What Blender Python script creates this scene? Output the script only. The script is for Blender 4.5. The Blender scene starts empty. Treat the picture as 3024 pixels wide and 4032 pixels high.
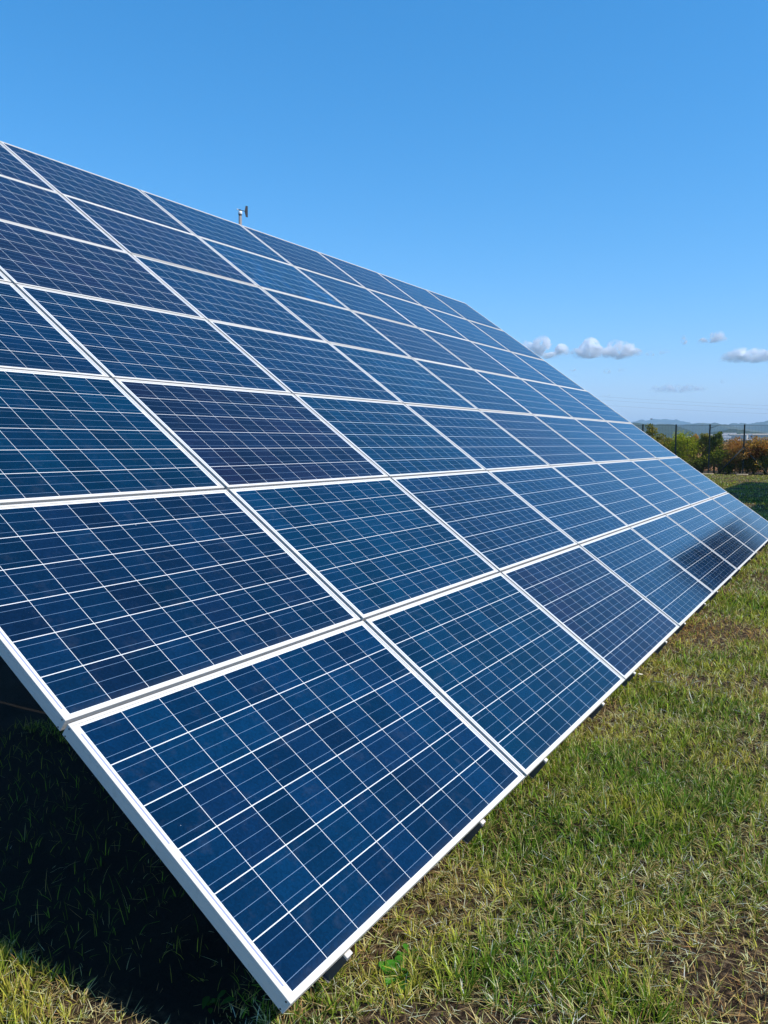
import bpy, bmesh, math, random
import numpy as np
from mathutils import Vector, Matrix

random.seed(7)
rng = np.random.default_rng(11)
scene = bpy.context.scene
COL = scene.collection
R = math.radians

# ------------------------------------------------------------------ frame of reference
# X runs along the module rows, Y horizontally up the slope, Z up; the near lower
# corner of the solar array stands over the origin.
TILT = 0.621484
PITCH_X, PITCH_Y = 1.6863, 1.01
GAP_X, GAP_Y = 0.0115, 0.0065
MOD_W, MOD_H = PITCH_X - 2 * GAP_X, PITCH_Y - 2 * GAP_Y
H0 = 0.1786                                   # lower edge above the grass
CAM = Vector((-1.59446, -1.18698, 1.60))
FWD = Vector((0.86229823, 0.49921136, -0.08502813))
RIGHT = Vector((0.50145829, -0.86516117, 0.00597816))
DOWN = Vector((-0.07057867, -0.04779302, -0.99636062))
FPX = 3274.9

def ray(x, y):
    """Direction towards a point of the photograph (3024 x 4032)."""
    return (RIGHT * (x - 1512) + DOWN * (y - 2016) + FWD * FPX).normalized()

def at_dist(x, y, dist):
    """Point at a horizontal distance from the camera."""
    d = ray(x, y)
    return CAM + d * (dist / math.hypot(d.x, d.y))

# ------------------------------------------------------------------ small helpers
def tag(o, label, cat, group=None, kind=None):
    if label: o['label'] = label
    if cat: o['category'] = cat
    if group: o['group'] = group
    if kind: o['kind'] = kind
    return o

def empty(name, loc=(0, 0, 0), rot=(0, 0, 0)):
    o = bpy.data.objects.new(name, None)
    COL.objects.link(o)
    o.location = loc
    o.rotation_euler = rot
    return o

def link(name, me, mats, parent=None):
    o = bpy.data.objects.new(name, me)
    COL.objects.link(o)
    if not isinstance(mats, (list, tuple)):
        mats = [mats]
    if not me.materials:
        for m in mats:
            me.materials.append(m)
    if parent:
        o.parent = parent
    return o

def mesh_np(name, verts, faces, smooth=False):
    me = bpy.data.meshes.new(name)
    me.from_pydata([tuple(v) for v in verts], [], faces)
    if smooth:
        me.polygons.foreach_set('use_smooth', [True] * len(me.polygons))
    me.update()
    return me

class MB:
    """Collects shapes into one mesh."""
    def __init__(self):
        self.bm = bmesh.new()
    def box(self, a, b, mi=0, bevel=0.0, mat=None):
        g = bmesh.ops.create_cube(self.bm, size=1.0)
        c = [(a[i] + b[i]) / 2 for i in range(3)]
        s = [abs(b[i] - a[i]) for i in range(3)]
        for v in g['verts']:
            v.co = Vector((v.co.x * s[0] + c[0], v.co.y * s[1] + c[1], v.co.z * s[2] + c[2]))
        vs = g['verts']
        fs = set(f for v in vs for f in v.link_faces)
        for f in fs: f.material_index = mi
        if bevel:
            es = set(e for v in vs for e in v.link_edges)
            r = bmesh.ops.bevel(self.bm, geom=list(es), offset=bevel, segments=1, affect='EDGES', profile=.5)
            for f in r['faces']: f.material_index = mi
            vs = list(set(v for f in r['faces'] for v in f.verts))
        if mat:
            for v in vs: v.co = mat @ v.co
        return self
    def tube(self, pts, rad, seg=10, mi=0, cap=True, smooth=True):
        pts = [Vector(p) for p in pts]
        if not isinstance(rad, (list, tuple)): rad = [rad] * len(pts)
        rings = []
        for i, p in enumerate(pts):
            d = (pts[min(i + 1, len(pts) - 1)] - pts[max(i - 1, 0)]).normalized()
            a = d.orthogonal().normalized() if i == 0 else (a - d * a.dot(d)).normalized()
            b = d.cross(a)
            rings.append([self.bm.verts.new(p + (a * math.cos(2 * math.pi * k / seg) + b * math.sin(2 * math.pi * k / seg)) * rad[i]) for k in range(seg)])
        for i in range(len(rings) - 1):
            for k in range(seg):
                f = self.bm.faces.new((rings[i][k], rings[i][(k + 1) % seg], rings[i + 1][(k + 1) % seg], rings[i + 1][k]))
                f.material_index = mi; f.smooth = smooth
        if cap:
            f = self.bm.faces.new(list(reversed(rings[0]))); f.material_index = mi
            f = self.bm.faces.new(rings[-1]); f.material_index = mi
        return self
    def prism(self, poly, axis, lo, hi, mi=0):
        """Extrude a closed 2D outline along an axis ('x','y','z')."""
        def P(p, t):
            return {'x': (t, p[0], p[1]), 'y': (p[0], t, p[1]), 'z': (p[0], p[1], t)}[axis]
        a = [self.bm.verts.new(P(p, lo)) for p in poly]
        b = [self.bm.verts.new(P(p, hi)) for p in poly]
        n = len(poly)
        fs = [self.bm.faces.new((a[i], a[(i + 1) % n], b[(i + 1) % n], b[i])) for i in range(n)]
        fs += [self.bm.faces.new(list(reversed(a))), self.bm.faces.new(b)]
        for f in fs: f.material_index = mi
        return self
    def mesh(self, name):
        bmesh.ops.recalc_face_normals(self.bm, faces=self.bm.faces[:])
        me = bpy.data.meshes.new(name)
        self.bm.to_mesh(me); self.bm.free()
        return me
    def build(self, name, mats, parent=None):
        return link(name, self.mesh(name), mats, parent)

# value noise for placing things
_tab = np.random.default_rng(5).random((256, 256))
def vnoise(x, y, s, seed=0):
    x = np.asarray(x, float) / s + seed * 17.31; y = np.asarray(y, float) / s + seed * 9.77
    xi = np.floor(x).astype(int); yi = np.floor(y).astype(int)
    fx = x - xi; fy = y - yi
    fx = fx * fx * (3 - 2 * fx); fy = fy * fy * (3 - 2 * fy)
    a = _tab[xi % 256, yi % 256]; b = _tab[(xi + 1) % 256, yi % 256]
    c = _tab[xi % 256, (yi + 1) % 256]; d = _tab[(xi + 1) % 256, (yi + 1) % 256]
    return (a * (1 - fx) + b * fx) * (1 - fy) + (c * (1 - fx) + d * fx) * fy

# ------------------------------------------------------------------ node helpers
def new_mat(name):
    m = bpy.data.materials.new(name); m.use_nodes = True
    nt = m.node_tree
    for n in list(nt.nodes): nt.nodes.remove(n)
    out = nt.nodes.new('ShaderNodeOutputMaterial')
    return m, nt, out

class N:
    """Tiny expression layer over math nodes."""
    def __init__(self, nt): self.nt = nt
    def put(self, sock, v):
        if isinstance(v, bpy.types.NodeSocket): self.nt.links.new(v, sock)
        else: sock.default_value = v
    def math(self, op, a, b=None, c=None, clamp=False):
        n = self.nt.nodes.new('ShaderNodeMath'); n.operation = op; n.use_clamp = clamp
        self.put(n.inputs[0], a)
        if b is not None: self.put(n.inputs[1], b)
        if c is not None: self.put(n.inputs[2], c)
        return n.outputs[0]
    def add(s, a, b): return s.math('ADD', a, b)
    def sub(s, a, b): return s.math('SUBTRACT', a, b)
    def mul(s, a, b): return s.math('MULTIPLY', a, b)
    def lt(s, a, b): return s.math('LESS_THAN', a, b)
    def gt(s, a, b): return s.math('GREATER_THAN', a, b)
    def mx(s, a, b): return s.math('MAXIMUM', a, b)
    def between(s, v, lo, hi): return s.mul(s.gt(v, lo), s.lt(v, hi))
    def mix(self, f, a, b, blend='MIX'):
        n = self.nt.nodes.new('ShaderNodeMix'); n.data_type = 'RGBA'; n.blend_type = blend
        self.put(n.inputs[0], f)
        for i, v in ((6, a), (7, b)):
            if isinstance(v, (tuple, list)) and len(v) == 3: v = (*v, 1)
            self.put(n.inputs[i], v)
        return n.outputs[2]
    def noise(self, vec, scale, detail=4, rough=.55, out='Fac'):
        n = self.nt.nodes.new('ShaderNodeTexNoise')
        if vec is not None: self.nt.links.new(vec, n.inputs['Vector'])
        n.inputs['Scale'].default_value = scale; n.inputs['Detail'].default_value = detail
        n.inputs['Roughness'].default_value = rough
        return n.outputs[out]
    def ramp(self, f, stops):
        n = self.nt.nodes.new('ShaderNodeValToRGB')
        self.put(n.inputs[0], f)
        e = n.color_ramp.elements
        while len(e) < len(stops): e.new(.5)
        for el, (p, c) in zip(e, stops):
            el.position = p; el.color = (*c, 1) if len(c) == 3 else c
        return n.outputs[0]
    def combine(self, x, y, z):
        n = self.nt.nodes.new('ShaderNodeCombineXYZ')
        for i, v in enumerate((x, y, z)): self.put(n.inputs[i], v)
        return n.outputs[0]
    def bsdf(self, color, rough=.5, metal=0.0, **kw):
        n = self.nt.nodes.new('ShaderNodeBsdfPrincipled')
        if isinstance(color, (tuple, list)) and len(color) == 3: color = (*color, 1)
        self.put(n.inputs['Base Color'], color); self.put(n.inputs['Roughness'], rough); self.put(n.inputs['Metallic'], metal)
        for k, v in kw.items(): self.put(n.inputs[k.replace('_', ' ')], v)
        return n

def plain(name, color, rough=.6, metal=0.0, var=.12, scale=8.0, bump=0.0, coord='Object'):
    """A material with mild procedural variation so no surface is perfectly even."""
    m, nt, out = new_mat(name); n = N(nt)
    tc = nt.nodes.new('ShaderNodeTexCoord')
    f = n.noise(tc.outputs[coord], scale, 5)
    c = n.mix(f, tuple(max(0, x * (1 - var)) for x in color), tuple(min(1, x * (1 + var)) for x in color))
    b = n.bsdf(c, n.add(n.mul(f, .15), rough - .07), metal)
    if bump:
        bp = nt.nodes.new('ShaderNodeBump'); bp.inputs['Strength'].default_value = bump; bp.inputs['Distance'].default_value = .01
        nt.links.new(f, bp.inputs['Height']); nt.links.new(bp.outputs[0], b.inputs['Normal'])
    nt.links.new(b.outputs[0], out.inputs[0])
    return m

# ------------------------------------------------------------------ materials
def cell_material():
    m, nt, out = new_mat('solar_laminate'); n = N(nt)
    tc = nt.nodes.new('ShaderNodeTexCoord')
    sep = nt.nodes.new('ShaderNodeSeparateXYZ'); nt.links.new(tc.outputs['Object'], sep.inputs[0])
    x, y = sep.outputs[0], sep.outputs[1]
    info = nt.nodes.new('ShaderNodeObjectInfo')
    CELL, GX, GY = .1583, .0020, .0032
    CELH = .1568
    bw, bh = 10 * CELL + 9 * GX, 6 * CELH + 5 * GY
    x0, y0 = (MOD_W - bw) / 2, (MOD_H - bh) / 2
    px, py = CELL + GX, CELH + GY
    u, v = n.sub(x, x0), n.sub(y, y0)
    cu, cv = n.math('FLOOR', n.math('DIVIDE', u, px)), n.math('FLOOR', n.math('DIVIDE', v, py))
    lu, lv = n.sub(u, n.mul(cu, px)), n.sub(v, n.mul(cv, py))
    area = n.mul(n.between(u, 0, bw), n.between(v, 0, bh))
    cell = n.mul(area, n.mul(n.lt(lu, CELL), n.lt(lv, CELH)))
    bus = 0
    for f in (1 / 6, .5, 5 / 6):
        b = n.lt(n.math('ABSOLUTE', n.sub(lv, CELH * f)), .0006)
        bus = b if bus == 0 else n.mx(bus, b)
    bus = n.mul(bus, cell)
    # interconnect ribbons in the side margins
    def ybus(r, k): return y0 + r * py + CELH * (1 / 6, .5, 5 / 6)[k]
    inl = n.between(x, .0163, .0222); inr = n.between(x, MOD_W - .0222, MOD_W - .0163)
    rl = n.mx(n.between(y, ybus(0, 0) - .002, ybus(2, 2) + .002), n.between(y, ybus(3, 0) - .002, ybus(5, 2) + .002))
    rr = n.mx(n.mx(n.between(y, ybus(0, 0) - .002, ybus(1, 2) + .002), n.between(y, ybus(2, 0) - .002, ybus(3, 2) + .002)),
              n.between(y, ybus(4, 0) - .002, ybus(5, 2) + .002))
    ribbon = n.mx(n.mul(inl, rl), n.mul(inr, rr))
    # printed serial line half way up the left margin, too small to read
    tick = n.noise(n.combine(n.mul(x, 3.0), n.mul(y, 1.0), 0.0), 330, 1)
    serial = n.mul(n.mul(n.between(x, .0145, .0180), n.between(y, ybus(3, 0) - .047, ybus(3, 0) - .006)), n.gt(tick, .53))
    # colour of each cell: module tint from the object colour, own tint per cell, crystal grain
    wn = nt.nodes.new('ShaderNodeTexWhiteNoise'); wn.noise_dimensions = '3D'
    nt.links.new(n.combine(cu, cv, n.mul(info.outputs['Random'], 97.0)), wn.inputs['Vector'])
    rnd = nt.nodes.new('ShaderNodeSeparateColor'); nt.links.new(wn.outputs['Color'], rnd.inputs[0])
    vo = nt.nodes.new('ShaderNodeTexVoronoi'); vo.inputs['Scale'].default_value = 150
    warp = n.noise(tc.outputs['Object'], 30, 2, out='Color')
    vv = nt.nodes.new('ShaderNodeVectorMath'); vv.operation = 'MULTIPLY_ADD'
    nt.links.new(warp, vv.inputs[0]); vv.inputs[1].default_value = (.03, .03, .03); nt.links.new(tc.outputs['Object'], vv.inputs[2])
    nt.links.new(vv.outputs[0], vo.inputs['Vector'])
    vsep = nt.nodes.new('ShaderNodeSeparateColor'); nt.links.new(vo.outputs['Color'], vsep.inputs[0])
    grain = n.add(.84, n.mul(vsep.outputs[0], .32))
    cellv = n.add(.72, n.mul(rnd.outputs[0], .5))
    # offset the object coordinates per module so soiling never repeats
    loc = nt.nodes.new('ShaderNodeVectorMath'); loc.operation = 'ADD'
    nt.links.new(tc.outputs['Object'], loc.inputs[0]); nt.links.new(n.combine(n.mul(info.outputs['Random'], 50.), n.mul(info.outputs['Random'], 31.), 0.), loc.inputs[1])
    cloud = n.noise(loc.outputs[0], 3.2, 5, .6)
    base = n.mix(n.math('MULTIPLY', rnd.outputs[1], .45), info.outputs['Color'], n.mix(1.0, info.outputs['Color'], (.55, 1.35, 1.12), 'MULTIPLY'))
    base = n.mix(n.math('MULTIPLY', n.gt(rnd.outputs[2], .72), .5), base, n.mix(1.0, info.outputs['Color'], (1.9, .82, .86), 'MULTIPLY'))
    val = n.mul(n.mul(grain, cellv), n.add(.50, n.mul(n.add(cloud, n.noise(loc.outputs[0], 11, 4, .6)), .50)))
    base = n.mix(1.0, base, n.combine(val, val, val), 'MULTIPLY')
    # cloudy bright bluing on the odd module (object alpha tells how much)
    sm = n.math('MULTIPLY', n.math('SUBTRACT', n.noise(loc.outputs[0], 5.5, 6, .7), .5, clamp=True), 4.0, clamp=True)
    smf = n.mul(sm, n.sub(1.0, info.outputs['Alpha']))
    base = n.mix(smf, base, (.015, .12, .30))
    # dust film and droppings
    dust = n.math('MULTIPLY', n.math('SUBTRACT', n.noise(loc.outputs[0], 9, 8, .72), .54, clamp=True), .22)
    low = n.math('MULTIPLY', n.math('SUBTRACT', .05, y, clamp=True), 1.2)
    base = n.mix(n.add(dust, low), base, (.32, .33, .34))
    vs = nt.nodes.new('ShaderNodeTexVoronoi'); vs.inputs['Scale'].default_value = 7
    nt.links.new(loc.outputs[0], vs.inputs['Vector'])
    spot = n.lt(vs.outputs['Distance'], .022)
    base = n.mix(n.mul(spot, .5), base, (.45, .47, .48))
    sheet = n.mix(n.noise(loc.outputs[0], 14, 4), (.72, .71, .68), (.80, .80, .79))
    # warm grime along the lower margin
    grime = n.math('MULTIPLY', n.math('SUBTRACT', .034, y, clamp=True), 26.0, clamp=True)
    sheet = n.mix(n.mul(n.mul(grime, .55), n.noise(loc.outputs[0], 4, 3)), sheet, (.55, .42, .28))
    c = n.mix(cell, sheet, base)
    c = n.mix(bus, c, (.17, .26, .38))
    c = n.mix(ribbon, c, (.31, .32, .46))
    c = n.mix(serial, c, (.25, .2, .16))
    rough = n.add(.075, n.mul(cloud, .07))
    b = n.bsdf(c, rough, 0.0, IOR=1.34)
    bp = nt.nodes.new('ShaderNodeBump'); bp.inputs['Strength'].default_value = .035; bp.inputs['Distance'].default_value = .002
    nt.links.new(n.noise(loc.outputs[0], 6, 3), bp.inputs['Height']); nt.links.new(bp.outputs[0], b.inputs['Normal'])
    nt.links.new(b.outputs[0], out.inputs[0])
    return m

def frame_material():
    m, nt, out = new_mat('anodised_aluminium'); n = N(nt)
    tc = nt.nodes.new('ShaderNodeTexCoord')
    f = n.noise(tc.outputs['Object'], 11, 6, .65)
    g = n.noise(tc.outputs['Object'], 160, 2)
    c = n.mix(f, (.60, .555, .495), (.70, .655, .59))
    dirt = n.math('MULTIPLY', n.math('SUBTRACT', n.noise(tc.outputs['Object'], 25, 6, .7), .56, clamp=True), 2.2, clamp=True)
    c = n.mix(dirt, c, (.42, .36, .29))
    b = n.bsdf(c, n.add(.5, n.mul(g, .2)), 0.0, Specular_IOR_Level=.25)
    nt.links.new(b.outputs[0], out.inputs[0])
    return m

M_CELL = cell_material()
M_FRAME = frame_material()
M_BACK = plain('dark_backsheet', (.05, .05, .052), .6, 0, .1, 4)
M_SCREW = plain('dark_screw', (.035, .035, .035), .5, .3)
M_RAIL = plain('galvanised_rail', (.085, .082, .08), .65, .1, .3, 20)
M_STRIP = plain('rusty_strip', (.045, .036, .030), .8, .1, .45, 7)
M_STEEL = plain('weathered_steel', (.30, .31, .32), .55, .5, .25, 6)
M_WHITE = plain('white_plastic', (.80, .80, .78), .4, 0, .04)
M_BLACK = plain('black_plastic', (.018, .018, .02), .45, 0, .2)
M_POLE = plain('grey_pole', (.27, .25, .235), .5, .4, .25, 60)
M_POST = plain('dark_green_post', (.012, .022, .018), .55, .0, .25, 12)
M_WIRE = plain('green_wire', (.02, .035, .025), .6, .0, .2, 3)
M_CONC = plain('pale_concrete', (.62, .45, .27), .9, 0, .2, 9)

def leaf_material(name, trans=.35):
    m, nt, out = new_mat(name); n = N(nt)
    a = nt.nodes.new('ShaderNodeAttribute'); a.attribute_name = 'tint'
    d = n.bsdf(a.outputs['Color'], .62, 0, Specular_IOR_Level=.06)
    t = nt.nodes.new('ShaderNodeBsdfTranslucent'); nt.links.new(n.mix(1.0, a.outputs['Color'], (1.1, 1.2, .6), 'MULTIPLY'), t.inputs[0])
    mx = nt.nodes.new('ShaderNodeMixShader'); mx.inputs[0].default_value = trans
    nt.links.new(d.outputs[0], mx.inputs[1]); nt.links.new(t.outputs[0], mx.inputs[2]); nt.links.new(mx.outputs[0], out.inputs[0])
    return m
M_GRASS = leaf_material('grass_blade', .30)
M_LEAF = leaf_material('foliage', .5)
M_BARK = plain('bark', (.11, .08, .055), .9, 0, .4, 12)

def np_mesh(name, verts, loops, starts, totals, tint=None, smooth=False):
    me = bpy.data.meshes.new(name)
    me.vertices.add(len(verts)); me.vertices.foreach_set('co', verts.astype(np.float32).ravel())
    me.loops.add(len(loops)); me.loops.foreach_set('vertex_index', loops.astype(np.int32))
    me.polygons.add(len(starts)); me.polygons.foreach_set('loop_start', starts.astype(np.int32))
    if smooth: me.polygons.foreach_set('use_smooth', np.ones(len(starts), bool))
    me.update(calc_edges=True)
    if tint is not None:
        at = me.attributes.new('tint', 'FLOAT_COLOR', 'POINT')
        at.data.foreach_set('color', np.c_[tint, np.ones(len(tint))].astype(np.float32).ravel())
    return me

# ------------------------------------------------------------------ world, sun, camera
NRM = Vector((0, -math.sin(TILT), math.cos(TILT)))
SUN_EL, SUN_X = R(48), R(3.6)
az = math.atan2(-1, math.tan(SUN_X) / math.cos(SUN_EL) * 1.0)
S = Vector((math.cos(SUN_EL) * math.sin(SUN_X * 1.6), -math.cos(SUN_EL) * math.cos(SUN_X * 1.6), math.sin(SUN_EL))).normalized()

world = bpy.data.worlds.new('World'); scene.world = world; world.use_nodes = True
wt = world.node_tree
for nd in list(wt.nodes): wt.nodes.remove(nd)
wo = wt.nodes.new('ShaderNodeOutputWorld'); bg = wt.nodes.new('ShaderNodeBackground')
sky = wt.nodes.new('ShaderNodeTexSky'); sky.sky_type = 'NISHITA'; sky.sun_disc = False
sky.sun_elevation = SUN_EL; sky.sun_rotation = math.atan2(S.x, S.y)
sky.air_density = 1.0; sky.dust_density = 0.4; sky.ozone_density = 2.2; sky.altitude = 50
hs = wt.nodes.new('ShaderNodeHueSaturation'); hs.inputs['Saturation'].default_value = 1.25; hs.inputs['Hue'].default_value = .492
wt.links.new(sky.outputs[0], hs.inputs['Color']); # the phone's deep blue: a response curve for each channel of the whole sky
KS = .145
wn_ = N(wt)
sp = wt.nodes.new('ShaderNodeSeparateColor'); wt.links.new(hs.outputs[0], sp.inputs[0])
ch = []
for k, (gain, gam) in enumerate(((.90, 1.2), (.91, .8), (1.25, .75))):
    ch.append(wn_.mul(wn_.math('POWER', wn_.mul(sp.outputs[k], KS), gam), gain / KS))
cb = wt.nodes.new('ShaderNodeCombineColor')
for k in range(3): wt.links.new(ch[k], cb.inputs[k])
wt.links.new(cb.outputs[0], bg.inputs[0]); wt.links.new(bg.outputs[0], wo.inputs[0])
bg.inputs[1].default_value = .145

sl = bpy.data.lights.new('sun', 'SUN'); sl.energy = 5.0; sl.angle = R(.53); sl.color = (1.0, .955, .88)
so = bpy.data.objects.new('sun', sl); COL.objects.link(so); so.location = (0, -20, 30)
so.rotation_mode = 'QUATERNION'; so.rotation_quaternion = S.to_track_quat('Z', 'Y')

cd = bpy.data.cameras.new('camera'); co = bpy.data.objects.new('camera', cd); COL.objects.link(co)
cd.sensor_fit = 'VERTICAL'; cd.sensor_height = 36; cd.sensor_width = 27; cd.lens = FPX / 4032 * 36
cd.clip_start = .05; cd.clip_end = 90000
mw = Matrix(((RIGHT.x, -DOWN.x, -FWD.x, CAM.x), (RIGHT.y, -DOWN.y, -FWD.y, CAM.y), (RIGHT.z, -DOWN.z, -FWD.z, CAM.z), (0, 0, 0, 1)))
co.matrix_world = mw
scene.camera = co
scene.render.resolution_x, scene.render.resolution_y = 768, 1024
scene.view_settings.view_transform = 'Standard'; scene.view_settings.look = 'None'
scene.view_settings.exposure = 0; scene.view_settings.gamma = 1
cy = scene.cycles
cy.max_bounces = 48; cy.diffuse_bounces = 3; cy.glossy_bounces = 3; cy.transmission_bounces = 3; cy.transparent_max_bounces = 8
cy.volume_bounces = 48; cy.caustics_reflective = False; cy.caustics_refractive = False
cy.use_denoising = True; cy.denoiser = 'OPENIMAGEDENOISE'; cy.denoising_prefilter = 'ACCURATE'; cy.denoising_input_passes = 'RGB_ALBEDO_NORMAL'
cy.sample_clamp_indirect = 4

# ------------------------------------------------------------------ solar array
def frame_mesh():
    prof = [(0.0008, 0), (.0102, 0), (.011, -.0008), (.011, -.010), (.002, -.010), (.002, -.0425), (.024, -.0425), (.024, -.045), (0.0004, -.045),
            (0, -.0446), (0, -.0365), (.0007, -.0361), (.0007, -.0352), (0, -.0348), (0, -.0140), (.0007, -.0136), (.0007, -.0127), (0, -.0123), (0, -.0008)]
    mb = MB(); bm = mb.bm
    rings = []
    for cx, cyy, dx, dy in ((0, 0, 1, 1), (MOD_W, 0, -1, 1), (MOD_W, MOD_H, -1, -1), (0, MOD_H, 1, -1)):
        rings.append([bm.verts.new((cx + dx * o, cyy + dy * o, z)) for o, z in prof])
    for i in range(4):
        a, b = rings[i], rings[(i + 1) % 4]
        for k in range(len(prof)):
            k2 = (k + 1) % len(prof)
            bm.faces.new((a[k], b[k], b[k2], a[k2]))
    for xx, s in ((0, -1), (MOD_W, 1)):
        for yy in (.0125, MOD_H - .0125):
            for z in (-.0085, -.0400):
                mb.tube([(xx - s * .0006, yy, z), (xx + s * .0008, yy, z)], .0028, 8, 1)
    return mb.mesh('frame')
def laminate_mesh():
    mb = MB(); mb.box((.009, .009, -.0070), (MOD_W - .009, MOD_H - .009, -.0035)).box((.009, .009, -.0092), (MOD_W - .009, MOD_H - .009, -.0072), 2)
    # junction box on the back
    mb.box((MOD_W - .16, MOD_H / 2 - .055, -.030), (MOD_W - .05, MOD_H / 2 + .055, -.0093), 1, .003)
    return mb.mesh('solar_panel')
ME_FRAME, ME_LAM = frame_mesh(), laminate_mesh()
ME_FRAME.materials.append(M_FRAME); ME_FRAME.materials.append(M_SCREW)
ME_LAM.materials.append(M_CELL); ME_LAM.materials.append(M_BLACK); ME_LAM.materials.append(M_BACK)

BLUE = (.0012, .0165, .050); DEEP = (.0018, .0135, .041); VIOL = (.0060, .0088, .029); TEAL = (.0009, .0190, .050)
TINT = {(0, 0): BLUE, (1, 0): TEAL, (0, 1): DEEP, (1, 1): TEAL, (2, 0): VIOL, (2, 1): DEEP, (0, 2): TEAL, (1, 2): VIOL, (2, 2): TEAL, (0, 3): DEEP, (1, 3): DEEP,
        (1, 4): VIOL, (2, 3): DEEP, (2, 4): DEEP, (2, 5): VIOL, (2, 6): VIOL, (1, 5): VIOL, (1, 6): VIOL, (3, 5): TEAL, (3, 4): BLUE, (3, 3): TEAL, (3, 2): DEEP, (3, 6): BLUE,
        (4, 6): VIOL, (5, 6): VIOL, (3, 0): DEEP, (4, 0): BLUE}
def rail_mesh(length):
    # Z section: web, upper flange to +X, lower flange to -X
    mb = MB()
    prof = [(-.0015, -.0455), (.040, -.0455), (.040, -.0485), (.0015, -.0485), (.0015, -.1085), (-.0015, -.1085 - .0), (-.0015, -.1085)]
    prof = [(-.0015, -.0485), (.022, -.0485), (.022, -.0510), (.0015, -.0510), (.0015, -.1500), (-.010, -.1500), (-.010, -.1480), (-.0015, -.1480)]
    mb.prism(prof, 'y', 0, length)
    return mb.mesh('rail')

def make_array(cols, rows, loc, label, cell_tint):
    root = empty('solar_array', loc, (TILT, 0, 0))
    tag(root, label, 'solar array')
    for r in range(rows):
        for c in range(cols):
            o = link('solar_panel', ME_LAM, [M_CELL, M_BLACK], root)
            # nobody mounts modules perfectly flush: a millimetre or two of play
            o.location = (c * PITCH_X + GAP_X + rng.uniform(-.0015, .0015), r * PITCH_Y + GAP_Y + rng.uniform(-.001, .001), rng.uniform(-.0012, .0012))
            o.rotation_euler = (rng.uniform(-.0012, .0012), rng.uniform(-.001, .001), 0)
            t = cell_tint(c, r); k = rng.uniform(.9, 1.12)
            o.color = (t[0] * k, t[1] * k, t[2] * k, 1.0)
            f = link('frame', ME_FRAME, [M_FRAME, M_SCREW], o)
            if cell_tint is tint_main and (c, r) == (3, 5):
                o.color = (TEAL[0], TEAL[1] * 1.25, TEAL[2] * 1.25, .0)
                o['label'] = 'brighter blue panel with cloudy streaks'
            if cell_tint is tint_main and (c, r) == (1, 2):
                o['label'] = 'dark violet tinted panel'
    W, L = cols * PITCH_X, rows * PITCH_Y
    rm = rail_mesh(L + .015)
    rm.materials.append(M_RAIL)
    for c in range(cols):
        for dx in (.295, 1.255):
            o = link('rail', rm, M_RAIL, root); o.location = (c * PITCH_X + dx, -.012, 0)
    cm = MB().box((-.002, -.015, -.0482), (.028, -.0005, -.0390), 0, .0015).box((.004, -.0005, -.0482), (.026, .006, -.0460)).mesh('end_clamp'); cm.materials.append(M_FRAME)
    for c in range(cols):
        for dx in (.295, 1.255):
            o = link('end_clamp', cm, M_FRAME, root); o.location = (c * PITCH_X + dx, GAP_Y, 0)
    for r in range(1, rows):
        MB().box((.05, r * PITCH_Y - .03, -.0482), (W - .05, r * PITCH_Y + .03, -.0457)).build('gap_strip', M_STRIP, root)
    for s in (1.75, 5.3):
        MB().prism([(s - .05, -.1505), (s + .05, -.1505), (s + .05, -.2355), (s - .05, -.2355)], 'x', .75, W - .75).build('cross_beam', M_STEEL, root)
    mid = L / 2
    MB().tube([(.9, mid, -.42), (W - .9, mid, -.42)], .14, 20).build('torque_tube', M_STEEL, root)
    for xx in np.linspace(1.4, W - 1.4, max(4, cols // 2)):
        MB().prism([(1.45, -.236), (5.6, -.236), (mid + .2, -.56), (mid - .2, -.56)], 'x', xx - .03, xx + .03).build('support_arm', M_STEEL, root)
    # the mast is vertical in the world: counter-rotate
    for fx in ([.5] if cols < 10 else [.28, .72]):
        p = Vector((W * fx, mid, -.42))
        top_z = loc[2] + p.y * math.sin(TILT) + p.z * math.cos(TILT)
        mb = MB(); mb.tube([(0, 0, -top_z - .3), (0, 0, .02)], .19, 24).tube([(0, 0, -top_z - .1), (0, 0, -top_z + .06)], .42, 24)
        o = mb.build('mast', M_STEEL, root); o.location = p; o.rotation_euler = (-TILT, 0, 0)
    return root

def tint_main(c, r):
    if (c, r) in TINT: return TINT[(c, r)]
    return [BLUE, DEEP, DEEP, TEAL, VIOL][int(rng.integers(0, 5))]
def tint_other(c, r): return [BLUE, DEEP, DEEP, TEAL, VIOL][int(rng.integers(0, 5))]
make_array(8, 7, (0, 0, H0), 'large tilted array of blue solar panels in pale metal frames, filling the photo', tint_main)
make_array(5, 7, (14.4, -8.3, H0), 'nearer of two arrays outside the right edge whose shadows fall on the far grass', tint_other)
make_array(8, 7, (22.9, -6.45, H0), 'farther of two arrays outside the right edge whose shadows fall on the far grass', tint_other)

# ------------------------------------------------------------------ wind sensor on the top edge
tz = H0 + 7.06 * math.sin(TILT); ty = 7.06 * math.cos(TILT)
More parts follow.
